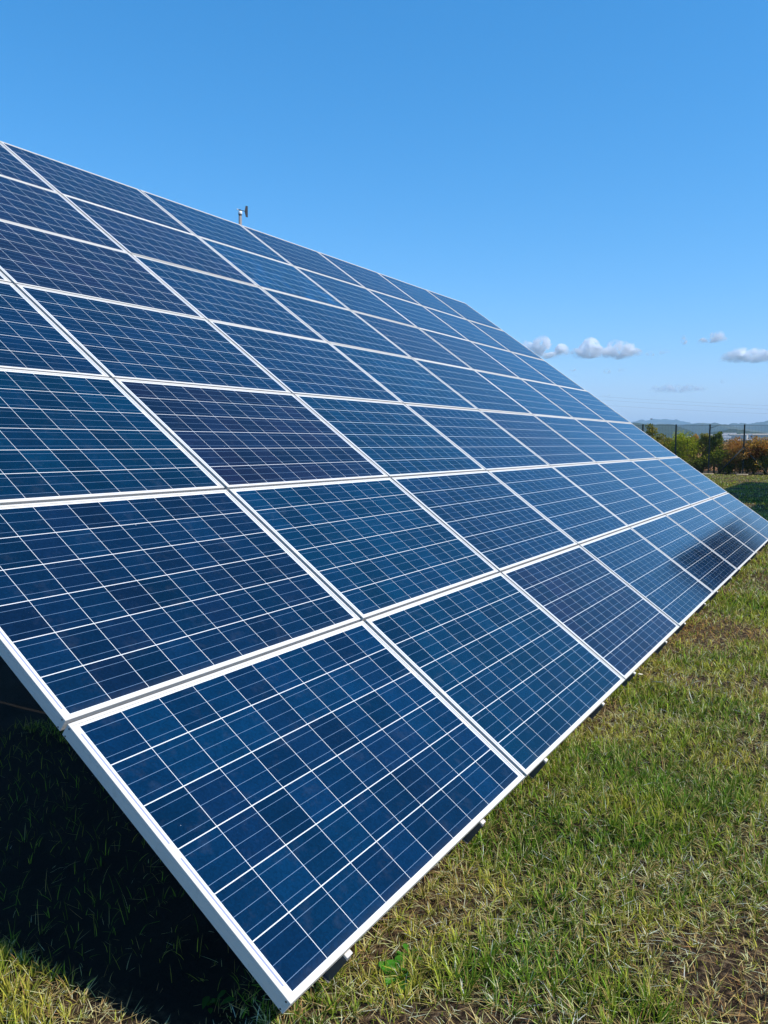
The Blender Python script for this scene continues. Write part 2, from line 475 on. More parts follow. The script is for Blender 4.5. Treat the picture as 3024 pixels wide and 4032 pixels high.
# it stands half a metre behind the upper edge, on a pole of its own
wk = 1.085
wp = CAM + (Vector((6.765, ty + .07, tz - .022)) + RIGHT * .036 - CAM) * wk
wv = empty('wind_sensor', wp); wv.scale = (wk, wk, wk)
tag(wv, 'small weather vane with black tail fin on a grey pole behind the top panel edge', 'wind sensor')
MB().tube([(0, 0, -wp.z / wk - .1), (0, 0, .142)], .0205, 16).build('pole', M_POLE, wv)
MB().tube([(0, 0, .142), (0, 0, .150)], .019, 16).tube([(0, 0, .150), (0, 0, .158)], [.016, .022], 16).build('collar', M_BLACK, wv)
MB().tube([(0, 0, .158), (0, 0, .163), (0, 0, .196), (0, 0, .201)], [.022, .0255, .0255, .019], 20).build('sensor_body', M_WHITE, wv)
hd = MB().tube([(0, 0, .201), (0, 0, .214), (0, 0, .222)], [.0135, .0125, .007], 14).build('rotor_hub', M_BLACK, wv)
bd = (RIGHT + FWD * .75); bd.z = 0; bd.normalize()
BZ = .216
MB().tube([-bd * .028 + Vector((0, 0, BZ)), bd * .062 + Vector((0, 0, BZ - .004)), bd * .085 + Vector((0, 0, BZ - .005))], [.0055, .0042, .006], 8).build('boom', M_BLACK, wv)
MB().tube([-bd * .052 + Vector((0, 0, BZ + .003)), -bd * .04 + Vector((0, 0, BZ + .002)), -bd * .027 + Vector((0, 0, BZ))], [.002, .006, .0065], 10).build('nose_weight', M_WHITE, wv)
sidev = bd.cross(Vector((0, 0, 1)))
mbf = MB(); fin = [(.064, -.016), (.064, .006), (.077, .070), (.106, .068), (.106, -.070), (.079, -.068)]
va = [mbf.bm.verts.new(bd * a + Vector((0, 0, BZ - .005 + b)) + sidev * .0016) for a, b in fin]
vb = [mbf.bm.verts.new(bd * a + Vector((0, 0, BZ - .005 + b)) - sidev * .0016) for a, b in fin]
mbf.bm.faces.new(va); mbf.bm.faces.new(list(reversed(vb)))
for i in range(len(fin)): mbf.bm.faces.new((va[i], vb[i], vb[(i + 1) % len(fin)], va[(i + 1) % len(fin)]))
mbf.build('tail_fin', M_BLACK, wv)

# ------------------------------------------------------------------ ground
DRY = [(5.7, -.12, .55, 1.0), (.87, -1.06, .28, .95), (.33, -.28, .16, .6), (1.1, -1.15, .2, .7), (.30, -.42, .25, .6), (-.12, .40, .3, .7), (.62, .02, .16, .5), (8.6, -1.0, .8, .5), (3.4, -1.3, .5, .5), (1.5, -.55, .3, .35), (.1, -.2, .2, .5)]
LUSH = [(7.3, -.55, .7, .8), (4.7, -.25, .3, .5), (5.6, -.9, .4, .4), (.62, -.18, .22, .7), (-.25, 1.15, .3, 1.0), (-.22, .75, .12, .8), (2.4, -.35, .3, .35), (.75, -.75, .22, .5), (1.9, -1.1, .3, .3), (3.0, -.55, .3, .3)]
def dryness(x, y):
    under = np.clip((np.asarray(y) - .35) / .5, 0, 1) * np.clip((np.asarray(x) - .0) / .2, 0, 1) * np.clip((9 - np.asarray(y)) / .5, 0, 1) * np.clip((13.5 - np.asarray(x)) / .3, 0, 1)  # dryness drops under the array: darker soil and grass deepen its shade
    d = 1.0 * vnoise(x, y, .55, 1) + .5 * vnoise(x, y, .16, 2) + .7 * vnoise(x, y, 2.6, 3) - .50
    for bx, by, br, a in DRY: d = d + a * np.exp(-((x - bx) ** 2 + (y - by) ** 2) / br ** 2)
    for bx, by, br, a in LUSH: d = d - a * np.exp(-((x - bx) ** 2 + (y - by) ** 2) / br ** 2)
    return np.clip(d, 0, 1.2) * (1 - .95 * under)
def gz(x, y):
    r = np.hypot(np.asarray(x) - CAM.x, np.asarray(y) - CAM.y)
    f = np.clip((60 - r) / 30, 0, 1)
    return f * (.05 * (vnoise(x, y, .7, 4) - .5) + .022 * (vnoise(x, y, .22, 5) - .5) + .05 * (vnoise(x, y, 4.0, 6) - .5)) - .02

def ground_material():
    m, nt, out = new_mat('turf_soil'); n = N(nt)
    tc = nt.nodes.new('ShaderNodeTexCoord'); P_ = tc.outputs['Object']
    a = nt.nodes.new('ShaderNodeAttribute'); a.attribute_name = 'tint'
    f1 = n.noise(P_, 38, 8, .7); f2 = n.noise(P_, 5, 6, .6); f3 = n.noise(P_, .35, 4)
    thatch = n.ramp(f1, [(.36, (.012, .008, .005)), (.47, (.045, .027, .016)), (.57, (.13, .080, .044)), (.70, (.34, .245, .135))])
    green = n.ramp(f1, [(.36, (.005, .006, .002)), (.5, (.018, .020, .006)), (.7, (.075, .062, .020))])
    k = n.math('MULTIPLY', n.math('ADD', n.sub(a.outputs['Fac'], .55), n.mul(n.sub(f2, .5), 1.4)), 1.6)
    k = n.math('ADD', k, .5, clamp=True)
    c = n.mix(k, green, thatch)
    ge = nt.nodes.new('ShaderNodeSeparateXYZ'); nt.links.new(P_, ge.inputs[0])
    array_shade = n.mul(n.mul(n.math('MULTIPLY', n.sub(ge.outputs[1], .10), 5., clamp=True), n.math('MULTIPLY', n.sub(ge.outputs[0], -.12), 5., clamp=True)), n.mul(n.lt(ge.outputs[0], 13.4), n.lt(ge.outputs[1], 7.5)))
    c = n.mix(array_shade, c, n.mix(f1, (.008, .0065, .005), (.022, .018, .013)))  # array's shade painted in: soil colour nearly black beneath the panels
    b = n.bsdf(c, .95, 0, Specular_IOR_Level=.1)
    bp = nt.nodes.new('ShaderNodeBump'); bp.inputs['Strength'].default_value = .9; bp.inputs['Distance'].default_value = .02
    nt.links.new(n.noise(P_, 55, 6, .75), bp.inputs['Height']); nt.links.new(bp.outputs[0], b.inputs['Normal'])
    nt.links.new(b.outputs[0], out.inputs[0])
    return m
def make_ground():
    radii = np.concatenate([np.array([0.001]), np.geomspace(.25, 60, 300), np.geomspace(66, 16000, 50)])
    # finer in the direction of view
    ang = np.concatenate([np.linspace(R(-15), R(85), 420, endpoint=False), np.linspace(R(85), R(345), 90, endpoint=False)])
    rr, aa = np.meshgrid(radii, ang, indexing='ij')
    x = CAM.x + rr * np.cos(aa); y = CAM.y + rr * np.sin(aa)
    z = gz(x, y)
    v = np.stack([x, y, z], -1).reshape(-1, 3)
    nr, na = rr.shape
    i = np.arange(nr - 1)[:, None]; j = np.arange(na)[None, :]; j2 = (j + 1) % na
    q = np.stack([i * na + j, (i + 1) * na + j, (i + 1) * na + j2, i * na + j2], -1).reshape(-1, 4)
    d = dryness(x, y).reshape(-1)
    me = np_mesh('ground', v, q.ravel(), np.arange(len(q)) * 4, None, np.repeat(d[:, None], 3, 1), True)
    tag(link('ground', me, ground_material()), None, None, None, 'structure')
make_ground()

# ------------------------------------------------------------------ grass
def make_grass():
    bands = [(1.3, 3.2, 16000), (3.2, 5.0, 12500), (5.0, 8.0, 6500), (8.0, 13.0, 2700), (13, 22, 950), (22, 34, 380), (34, 46, 220)]
    px_, py_, pw = [], [], []
    for r0, r1, den in bands:
        a0, a1 = R(-4), R(66 if r0 < 5 else 40)
        nb = int(den * .5 * (a1 - a0) * (r1 ** 2 - r0 ** 2))
        r = np.sqrt(rng.uniform(r0 ** 2, r1 ** 2, nb)); a = rng.uniform(a0, a1, nb)
        px_.append(CAM.x + r * np.cos(a)); py_.append(CAM.y + r * np.sin(a)); pw.append(np.full(nb, max(1.0, (r0 + r1) / 2 / 3.6)))
    x = np.concatenate(px_); y = np.concatenate(py_); wf = np.concatenate(pw)
    # gather some of the blades into tufts
    tuft = rng.random(len(x)) < .62
    cell = .075
    hx = np.floor(x / cell); hy = np.floor(y / cell)
    h1 = np.modf(np.abs(np.sin(hx * 12.9898 + hy * 78.233) * 43758.5453))[0]; h2 = np.modf(np.abs(np.sin(hx * 39.346 + hy * 11.135) * 24634.6345))[0]
    tx = (hx + .2 + .6 * h1) * cell; ty_ = (hy + .2 + .6 * h2) * cell
    pull = np.where(tuft, .68, .0)
    x0 = x + (tx - x) * pull; y0 = y + (ty_ - y) * pull
    outx, outy = x0 - tx, y0 - ty_
    d = dryness(x0, y0)
    # almost no grass under the array, to deepen its shade; thinner on dry patches
    under = (y0 > .16) & (x0 > .0) & (x0 < 13.5) & (y0 < 8.5)
    keep = (rng.random(len(x)) > np.clip((d - .6) * 1.2, 0, .62)) & ~(under & ~((x0 > 1.3) & (x0 < 1.75) & (y0 > 1.8) & (y0 < 6) & (rng.random(len(x)) < .3)) & (rng.random(len(x)) < .955 * np.clip((y0 - .12) / .25, 0, 1)))
    x0, y0, d, wf, outx, outy, tuft, h1 = [q[keep] for q in (x0, y0, d, wf, outx, outy, tuft, h1)]
    n = len(x0)
    u = rng.random(n)
    pdry = np.clip(.20 + .55 * d, .07, .85)
    straw = u < pdry
    lying = (straw & (rng.random(n) < .50)) | (rng.random(n) < .05)
    lush = np.clip(1.0 - d, .0, 1.0)
    length = (.024 + .046 * rng.random(n) ** 1.4) * (.75 + .6 * lush) * np.where(rng.random(n) < .035, 1.6, 1.0)
    length = np.where(lying, .022 + .055 * rng.random(n) ** 1.5, length)
    width = (.0017 + .0023 * rng.random(n)) * np.where(straw, .68, 1.1) * np.where(rng.random(n) < .05, 1.6, 1)
    far = np.sqrt(wf)
    width = width * np.where((y0 > .3) & (x0 > 0) & (x0 < 13.5) & (y0 < 8.5), .55, 1.0)
    width = width * wf ** .68; length = length * np.minimum(far, 1.8) ** .5
    ang = rng.uniform(0, 2 * math.pi, n)
    ang = np.where(tuft, np.arctan2(outy, outx) + rng.normal(0, .7, n), ang)
    lean0 = np.where(lying, rng.uniform(1.15, 1.52, n), np.abs(rng.normal(.25, .28, n)))
    lean1 = lean0 + np.where(lying, rng.normal(.05, .2, n), rng.uniform(.1, 1.25, n))
    lean1 = np.minimum(lean1, 1.75)
    dx, dy = np.cos(ang), np.sin(ang)
    sx, sy = -dy, dx
    tw = rng.normal(0, .5, n); sx, sy = sx * np.cos(tw) + dx * np.sin(tw), sy * np.cos(tw) + dy * np.sin(tw)
    z0 = gz(x0, y0) + np.where(lying, rng.uniform(.0, .022, n), -.004)
    ts = [0, .36, .70, 1.0]; ws = [.8, 1.0, .7, 0]
    cen = []
    cx, cyy, cz = x0.copy(), y0.copy(), z0.copy(); prev = 0
    for t in ts:
        if t > 0:
            l = lean0 + (lean1 - lean0) * ((t + prev) / 2)
            s = (t - prev) * length
            cx = cx + dx * np.sin(l) * s; cyy = cyy + dy * np.sin(l) * s; cz = cz + np.cos(l) * s
        cen.append(np.stack([cx, cyy, cz], 1)); prev = t
    side = np.stack([sx, sy, np.zeros(n)], 1)
    V = np.empty((n, 7, 3))
    for k in range(3):
        V[:, 2 * k] = cen[k] - side * (width * ws[k] / 2)[:, None]; V[:, 2 * k + 1] = cen[k] + side * (width * ws[k] / 2)[:, None]
    V[:, 6] = cen[3]
    # colours: fresh green, olive, straw
    g1 = np.array([.066, .128, .012]); g2 = np.array([.125, .165, .014]); g3 = np.array([.235, .215, .030]); s1 = np.array([.40, .29, .10]); s2 = np.array([.56, .45, .24]); s3 = np.array([.20, .105, .045])
    hot = np.exp(-((x0 - 5.75) ** 2 + (y0 + .1) ** 2) / .3) + .5 * np.exp(-((x0 - .85) ** 2 + (y0 + 1.1) ** 2) / .1)
    w = rng.random(n)[:, None]; mixg = np.clip(vnoise(x0, y0, .3, 8) * 1.3 + rng.normal(0, .25, n) - .15 + .35 * d, 0, 1)[:, None]
    green = np.where(mixg < .5, g1 + (g2 - g1) * mixg * 2, g2 + (g3 - g2) * (mixg - .5) * 2)
    st = np.where(w < .6, s1 + (s2 - s1) * w / .6, s1 + (s3 - s1) * (w - .6) / .4)
    st = st * (1 - hot[:, None] * np.array([.0, .3, .5]))
    c = np.where(straw[:, None], st, green) * (.6 + 2.5 * rng.random(n) ** 1.2)[:, None]
    c = np.minimum(c, .75)
    C = np.repeat(c[:, None, :], 7, 1)
    # many green blades have a dried tip
    tip = (~straw) & (rng.random(n) < .35)
    C[tip, 6] = s1; C[tip, 4:6] = (C[tip, 4:6] + s1) / 2
    base = (np.arange(n) * 7)[:, None]
    L = (base + np.array([[0, 1, 3, 2, 2, 3, 5, 4, 4, 5, 6]])).ravel()
    st_ = (np.arange(n) * 11)[:, None] + np.array([[0, 4, 8]])
    me = np_mesh('grass', V.reshape(-1, 3), L, st_.ravel(), None, C.reshape(-1, 3), True)
    print('grass blades', n)
    tag(link('grass', me, M_GRASS), 'short half dried meadow grass all over the ground', 'grass', None, 'stuff')
make_grass()

# ------------------------------------------------------------------ foliage
def leaf_cloud(centres, radii, n, size, cols, squash=1.0, seed=0):
    g = np.random.default_rng(seed)
    centres = np.array(centres, float); radii = np.array(radii, float)
    k = g.choice(len(centres), n, p=radii ** 2 / np.sum(radii ** 2))
    d = g.normal(size=(n, 3)); d /= np.linalg.norm(d, axis=1)[:, None]
    rad = radii[k] * g.random(n) ** .38
    p = centres[k] + d * rad[:, None] * np.array([1, 1, squash])
    a = g.normal(size=(n, 3)); a /= np.linalg.norm(a, axis=1)[:, None]
    b = np.cross(a, g.normal(size=(n, 3))); b /= np.linalg.norm(b, axis=1)[:, None]
    s = size * g.uniform(.55, 1.35, n)[:, None]
    V = np.stack([p - a * s * .5, p + b * s * .28, p + a * s * .6, p - b * s * .28], 1)
    cols = np.array(cols, float)
    kc = g.random(len(centres))
    t = np.clip(kc[k] + g.normal(0, .22, n), 0, .999) * (len(cols) - 1)
    i = t.astype(int); f = (t - i)[:, None]
    c = (cols[i] * (1 - f) + cols[np.minimum(i + 1, len(cols) - 1)] * f) * g.uniform(.7, 1.3, n)[:, None]
    return V, np.repeat(c[:, None, :], 4, 1)
def leaf_mesh(name, V, C):
    n = len(V)
    return np_mesh(name, V.reshape(-1, 3), np.arange(n * 4), np.arange(n) * 4, None, C.reshape(-1, 3))

def shrub(name, label, cat, base, h, w, cols, n, seed, sparse=False, group=None, leaf=.12):
    g = random.Random(seed)
    root = empty(name, base); tag(root, label, cat, group)
    mb = MB(); cen, rad = [], []
    stems = 3 if sparse else 5
    for i in range(stems):
        a = g.uniform(0, 6.28); sp = w * .30 * g.uniform(.3, 1)
        top = Vector((math.cos(a) * sp, math.sin(a) * sp, h * g.uniform(.72, .98)))
        mid = Vector((top.x * .35 + g.uniform(-.1, .1), top.y * .35 + g.uniform(-.1, .1), h * .45))
        mb.tube([(g.uniform(-.05, .05), g.uniform(-.05, .05), -.05), mid, top], [.035, .022, .006], 6)
        for j in range(9):
            t = g.uniform(.06 if not sparse else .15, 1.0)
            q = mid.lerp(top, (t - .4) / .6) if t > .4 else Vector((0, 0, 0)).lerp(mid, t / .4)
            b = g.uniform(0, 6.28); l = w * g.uniform(.12, .55) * (1.2 - t * .75)
            e = q + Vector((math.cos(b) * l, math.sin(b) * l, l * g.uniform(.2, .8)))
            mb.tube([q, e], [.012, .004], 5)
            cen.append(e); rad.append(w * g.uniform(.15, .25) * (.8 if sparse else 1.15))
        cen.append(top); rad.append(w * .09)
    mb.build('trunk', M_BARK, root)
    V, C = leaf_cloud(cen, rad, n, leaf, cols, 1.0, seed)
    V[..., 2] = np.maximum(V[..., 2], .03)
    link('crown', leaf_mesh('crown', V, C), M_LEAF, root)
    return root

YG = [(0.171, 0.207, 0.017), (0.342, 0.366, 0.027), (0.512, 0.488, 0.037)]
DG = [(0.073, 0.110, 0.022), (0.146, 0.183, 0.032), (0.232, 0.256, 0.044)]
OL = [(0.171, 0.171, 0.034), (0.305, 0.268, 0.049), (0.439, 0.342, 0.073)]
BR = [(0.293, 0.146, 0.049), (0.439, 0.232, 0.073), (0.561, 0.329, 0.110)]
RD = [(0.390, 0.146, 0.049), (0.512, 0.244, 0.073), (0.586, 0.378, 0.110)]
FX = 44.6
def behind(xpx, dX):
    """Foot of something that stands dX metres behind the fence, seen at column xpx."""
    d = ray(xpx, 1800); t = (FX + dX - CAM.x) / d.x
    return Vector((FX + dX, CAM.y + d.y * t, -.02))
def px_height(xpx, ytop, base):
    d = ray(xpx, ytop); t = (base.x - CAM.x) / d.x
    return CAM.z + d.z * t - base.z
SHR = 'overgrown shrubs behind the boundary fence'
for (xp, yt, wpx, cols, n, sparse, dX, label, nm, cat) in [
    (2470, 1705, 60, OL, 1500, False, 2.0, 'olive bush behind the fence, hidden by the panels at its left', 'shrub', 'shrub'),
    (2566, 1674, 62, OL, 1300, True, 1.5, 'thin olive sapling at the panel edge, leftmost of the fence shrubs', 'sapling', 'tree'),
    (2640, 1702, 66, OL, 1500, True, 2.4, 'loose grey green shrub at the leftmost visible fence post', 'shrub', 'shrub'),
    (2700, 1728, 92, YG, 2600, False, 1.0, 'broad yellow green bush between the two left fence posts', 'shrub', 'shrub'),
    (2735, 1690, 52, BR, 1000, True, 2.0, 'thin brownish sapling rising out of the yellow green bush', 'sapling', 'tree'),
    (2768, 1688, 50, OL, 1300, True, 1.4, 'tall feathery olive sapling just left of the middle fence post', 'sapling', 'tree'),
    (2812, 1700, 56, DG + [(.10, .11, .03)], 1500, True, 1.3, 'tall green sapling just right of the middle fence post', 'sapling', 'tree'),
    (2838, 1778, 66, YG[:2] + OL[1:2], 1300, False, .9, 'low yellowish green bush between the middle and right posts', 'shrub', 'shrub'),
    (2872, 1800, 52, DG, 1300, False, 1.1, 'low dark green bush at the foot of the leaning brace', 'shrub', 'shrub'),
    (2915, 1738, 96, BR, 1500, True, 1.0, 'sparse reddish brown shrub behind the right fence post', 'shrub', 'shrub'),
    (2966, 1728, 110, RD, 2000, True, .9, 'rust red shrub to the right of the right fence post', 'shrub', 'shrub'),
    (2948, 1812, 48, OL, 900, False, .8, 'low olive bush at the foot of the rust red shrub', 'shrub', 'shrub'),
    (3016, 1756, 70, DG, 2000, False, 1.1, 'dense dark green bush at the right edge of the photo', 'shrub', 'shrub'),
    (3085, 1725, 84, OL, 1700, False, 1.5, 'olive bush just outside the right edge', 'shrub', 'shrub'),
    (2760, 1812, 60, DG, 1300, False, .9, 'low dark bush in front of the yellow green bush', 'shrub', 'shrub')]:
    b = behind(xp, dX); h = px_height(xp, yt, b)
    shrub(nm, label, cat, b, h, wpx / FPX * 48 * 1.35, cols, int(n * 2.0), int(xp * 3 + yt), sparse, SHR, .10)

# ------------------------------------------------------------------ boundary fence
fz = 2.52
f3 = Vector((44.65, 4.30, 0)); f2 = Vector((44.22, 5.90, 0)); fd = (f2 - f3)
fence = empty('boundary_fence', (f3.x, f3.y, 0)); tag(fence, 'dark wire mesh fence with slim posts at the end of the grass', 'fence')
idx = list(range(-9, 14))
for i in idx:
    p = fd * i
    MB().box((p.x - .035, p.y - .035, -.2), (p.x + .035, p.y + .035, fz + .02), 0, .004).box((p.x - .04, p.y - .04, fz + .02), (p.x + .04, p.y + .04, fz + .035), 0, .003).build('post', M_POST, fence)
    MB().prism([(-.30, -.1), (.30, -.1), (.24, .05), (-.24, .045)], 'y', -.26, .26).build('footing', M_CONC, fence).location = (p.x - .08, p.y, -.02)
a, b = fd * idx[0], fd * idx[-1]
dn = fd.normalized(); nx = Vector((-dn.y, dn.x, 0)) * .04
mw_ = MB()
for k in range(50):
    z = .04 + k * .05
    mw_.tube([a + nx + Vector((0, 0, z)), b + nx + Vector((0, 0, z))], 0.0055, 4, cap=False)
Ltot = (b - a).length
for k in range(int(Ltot / .15)):
    q = a + nx + dn * (k * .15)
    mw_.tube([q + Vector((0, 0, .03)), q + Vector((0, 0, fz - .02))], .0019, 3, cap=False)
mw_.build('wire_mesh', M_WIRE, fence)
MB().tube([a + Vector((0, 0, fz)), b + Vector((0, 0, fz))], .008, 5).build('top_wire', M_WIRE, fence)
for s, t in ((1, 0), (-1, 0)):
    MB().tube([Vector((-.05, 0, fz * .55)), fd.normalized() * (1.15 * s) + Vector((-.05, 0, .05))], .036, 8).build('brace', M_POST, fence)
p = fd * 1
MB().tube([p + Vector((0, 0, fz - .16)), p - fd.normalized() * .48 + Vector((0, 0, fz + .02))], [.012, .008], 5).build('loose_wire', M_WIRE, fence)

# ------------------------------------------------------------------ field, town, hills
def field_material():
    m, nt, out = new_mat('reddish_field'); n = N(nt)
    tc = nt.nodes.new('ShaderNodeTexCoord')
    f = n.noise(tc.outputs['Object'], .02, 5); g = n.noise(tc.outputs['Object'], .9, 6, .7)
    c = n.mix(f, n.mix(g, (.22, .075, .030), (.36, .15, .060)), n.mix(g, (.26, .13, .050), (.40, .22, .085)))
    b = n.bsdf(c, .95, 0, Specular_IOR_Level=.1); nt.links.new(b.outputs[0], out.inputs[0]); return m
fm = mesh_np('field', [(50, -700, 0), (1500, -2200, .05), (1500, 2600, .05), (50, 700, 0)], [(0, 1, 2, 3)])
tag(link('field', fm, field_material()), None, None, None, 'structure')

def forest_material(name, c0, c1, c2, sc):
    m, nt, out = new_mat(name); n = N(nt)
    tc = nt.nodes.new('ShaderNodeTexCoord')
    f = n.noise(tc.outputs['Object'], sc, 8, .65); g = n.noise(tc.outputs['Object'], sc * .12, 4)
    c = n.ramp(f, [(.3, c0), (.55, c1), (.8, c2)])
    c = n.mix(n.math('MULTIPLY', n.gt(g, .58), .45), c, (.16, .15, .07))
    b = n.bsdf(c, .95, 0, Specular_IOR_Level=.1)
    bp = nt.nodes.new('ShaderNodeBump'); bp.inputs['Strength'].default_value = 1; bp.inputs['Distance'].default_value = 12
    nt.links.new(f, bp.inputs['Height']); nt.links.new(bp.outputs[0], b.inputs['Normal'])
    nt.links.new(b.outputs[0], out.inputs[0]); return m
M_HILL = forest_material('wooded_hill', (.018, .032, .014), (.035, .058, .022), (.065, .085, .035), .018)
def hills(prof, dist, thick, seed, rough=1.0):
    """A ridge with a front and a back slope; prof gives skyline points of the photograph."""
    xs = np.linspace(prof[0][0], prof[-1][0], 220)
    ys = np.interp(xs, [p[0] for p in prof], [p[1] for p in prof])
    kk = np.hanning(13); kk /= kk.sum(); ys = np.convolve(np.pad(ys, 6, 'edge'), kk, 'valid')
    ys = ys + .9 * (vnoise(xs, 0 * xs, 14, seed + 8) - .5) + .7 * (vnoise(xs, 0 * xs, 5, seed + 9) - .5)
    rows = np.linspace(-1, 1, 25)
    V = []
    for i, (xx, yy) in enumerate(zip(xs, ys)):
        top = at_dist(xx, yy, dist)
        h = top.z + 2
        dirv = Vector((top.x - CAM.x, top.y - CAM.y)).normalized()
        for t in rows:
            dd = dist + t * thick
            wob = 1 + .14 * (vnoise(xx * 1.0, t * 40, 23, seed) - .5) + .05 * (vnoise(xx, t * 40, 9, seed + 3) - .5)
            prof_t = math.cos(t * math.pi / 2) ** 1.4
            z = h * prof_t * (wob if abs(t) > .05 else 1) + rough * dist * .0006 * (vnoise(xx, t * 30, 3.2, seed + 5) - .5) * prof_t
            V.append((CAM.x + dirv.x * dd, CAM.y + dirv.y * dd, z - 2))
    nr = len(rows); F = []
    for i in range(len(xs) - 1):
        for j in range(nr - 1):
            F.append((i * nr + j, (i + 1) * nr + j, (i + 1) * nr + j + 1, i * nr + j + 1))
    tag(link('hills', mesh_np('hills', V, F, True), M_HILL), None, None, None, 'structure')
hills([(1300, 1720), (2300, 1690), (2430, 1676), (2490, 1668), (2520, 1666), (2545, 1670), (2590, 1671), (2622, 1668), (2660, 1674), (2690, 1684), (2720, 1700), (2790, 1722), (2900, 1738), (3000, 1745)], 3300, 800, 1)
hills([(2640, 1738), (2740, 1716), (2800, 1704), (2850, 1694), (2890, 1690), (2930, 1694), (2975, 1702), (3040, 1710), (3150, 1716), (3500, 1730)], 3000, 600, 9)
hills([(1300, 1712), (2400, 1696), (2600, 1690), (2680, 1680), (2715, 1669), (2740, 1666), (2760, 1664), (2775, 1667), (2820, 1668), (2850, 1673), (2890, 1682), (2960, 1692), (3050, 1700), (3400, 1715)], 6400, 1500, 2)
hills([(2700, 1712), (2850, 1680), (2885, 1665), (2910, 1668), (2945, 1674), (2985, 1664), (3024, 1659), (3080, 1654), (3160, 1662), (3400, 1690)], 8200, 1700, 3)
hills([(1300, 1700), (2300, 1668), (2480, 1664), (2530, 1658), (2565, 1652), (2600, 1652), (2645, 1652), (2675, 1656), (2700, 1664), (2760, 1676), (2900, 1690), (3200, 1700)], 11500, 2000, 4)

# far-off trees around the town, read as one mass
g = np.random.default_rng(3)
cen, rad = [], []
for k in range(520):
    xx = g.uniform(2350, 3250); dd = g.uniform(1450, 1950)
    q = at_dist(xx, 1747, dd); hgt = g.uniform(2.0, 6.0)
    cen.append((q.x, q.y, hgt * .6)); rad.append(hgt * g.uniform(.7, 1.1))
V, C = leaf_cloud(cen, rad, 16000, 2.6, [(.02, .038, .014), (.04, .06, .02), (.075, .085, .03)], .9, 5)
link_o = link('distant_trees', leaf_mesh('distant_trees', V, C), M_LEAF)
tag(link_o, 'dark band of far trees between the field and the town', 'trees', None, 'stuff')

M_WALLS = [plain('pale_wall', (.68, .66, .62), .8, 0, .08, .3), plain('cream_wall', (.60, .55, .46), .8, 0, .08, .3)]
M_ROOFS = [plain('grey_roof', (.46, .44, .42), .8, 0, .1, .3), plain('tan_roof', (.46, .38, .29), .8, 0, .1, .3)]
M_DARK = plain('window_glass', (.05, .06, .07), .2, 0, .1)
BG = 'far buildings of the town beyond the field'
for xx, yb, dd, bw_, bh_, label, nm, cat, mi in [
    (2722, 1728, 2050, 22, 7, 'small white far building seen through the tall saplings', 'distant_house', 'house', 0),
    (2790, 1724, 2100, 16, 9, 'small far house just right of the middle fence post top', 'distant_house', 'house', 1),
    (2822, 1724, 2150, 18, 7, 'small pale far house above the green sapling', 'distant_house', 'house', 0),
    (2849, 1722, 2000, 16, 8, 'leftmost bright house in the white cluster beyond the red field', 'distant_house', 'house', 0),
    (2862, 1729, 1800, 15, 6, 'low white house in front of the bright cluster', 'distant_house', 'house', 0),
    (2874, 1714, 2300, 30, 7, 'long white far building above the cluster of houses', 'distant_shed', 'building', 0),
    (2908, 1719, 2200, 40, 7, 'long grey roofed far shed left of the right fence post', 'distant_shed', 'building', 1),
    (2944, 1716, 2300, 28, 6, 'long pale far shed right of the right fence post', 'distant_shed', 'building', 0),
    (2888, 1738, 1650, 24, 4, 'low greenhouse like building at the edge of the red field', 'distant_shed', 'building', 0),
    (2952, 1737, 1650, 12, 4, 'tiny white hut at the edge of the red field', 'distant_house', 'house', 0),
    (2998, 1722, 1900, 36, 9, 'big tan roofed far hall near the right edge', 'distant_hall', 'building', 1)]:
    p = at_dist(xx, yb, dd); zb = max(p.z, -1)
    vd = Vector((p.x - CAM.x, p.y - CAM.y)); rz = math.atan2(vd.y, vd.x) + g.uniform(-.35, .35)
    root = empty(nm, (p.x, p.y, zb), (0, 0, rz)); tag(root, label, cat, BG)
    dp = bw_ * .55
    MB().box((-dp / 2, -bw_ / 2, -zb - 3), (dp / 2, bw_ / 2, bh_ * .55)).build('wall', M_WALLS[mi], root)
    MB().prism([(-dp / 2 - .5, bh_ * .551), (dp / 2 + .5, bh_ * .551), (0, bh_ * .86)], 'y', -bw_ / 2 - .5, bw_ / 2 + .5).build('roof', M_ROOFS[mi], root)
    for k in range(3 if cat == 'house' else 0):
        yy = (-.4 + .8 * k / (2 if bw_ < 20 else 4)) * bw_
        MB().box((-dp / 2 - .06, yy - .8, bh_ * .22), (-dp / 2 - .003, yy + .8, bh_ * .42)).build('window', M_DARK, root)

# ------------------------------------------------------------------ power cables and bird
M_CABLE = plain('cable', (.10, .11, .12), .5, .4)
for (pa, pm, pb, label) in [((2430, 1566), (2781, 1586), (3024, 1597), 'highest of the three thin power cables across the low sky'),
                            ((2430, 1579), (2762, 1598), (3024, 1611), 'middle one of the three thin power cables across the low sky'),
                            ((2430, 1599), (2737, 1616.5), (3024, 1628.5), 'lowest of the three thin power cables across the low sky')]:
    qa, qm, qb = at_dist(pa[0], pa[1], 300), at_dist(pm[0], pm[1], 285), at_dist(pb[0], pb[1], 275)
    # carry the sagging wire on to both sides
    pts = []
    for t in np.linspace(-.7, 1.7, 40):
        l0 = (t - .5) * (t - 1) / .5; l1 = t * (t - 1) / -.25; l2 = t * (t - .5) / .5
        pts.append(qa * float(l0) + qm * float(l1) + qb * float(l2))
    zs = [p_.z for p_ in pts]
    tag(MB().tube(pts, .013, 5).build('power_cable', M_CABLE), label, 'power cable', 'power cables across the low sky')
bp_ = at_dist(2565, 1650, 120)
bird = empty('bird', bp_, (0, 0, R(-50))); tag(bird, 'tiny dark bird flying just above the pale far hills', 'bird')
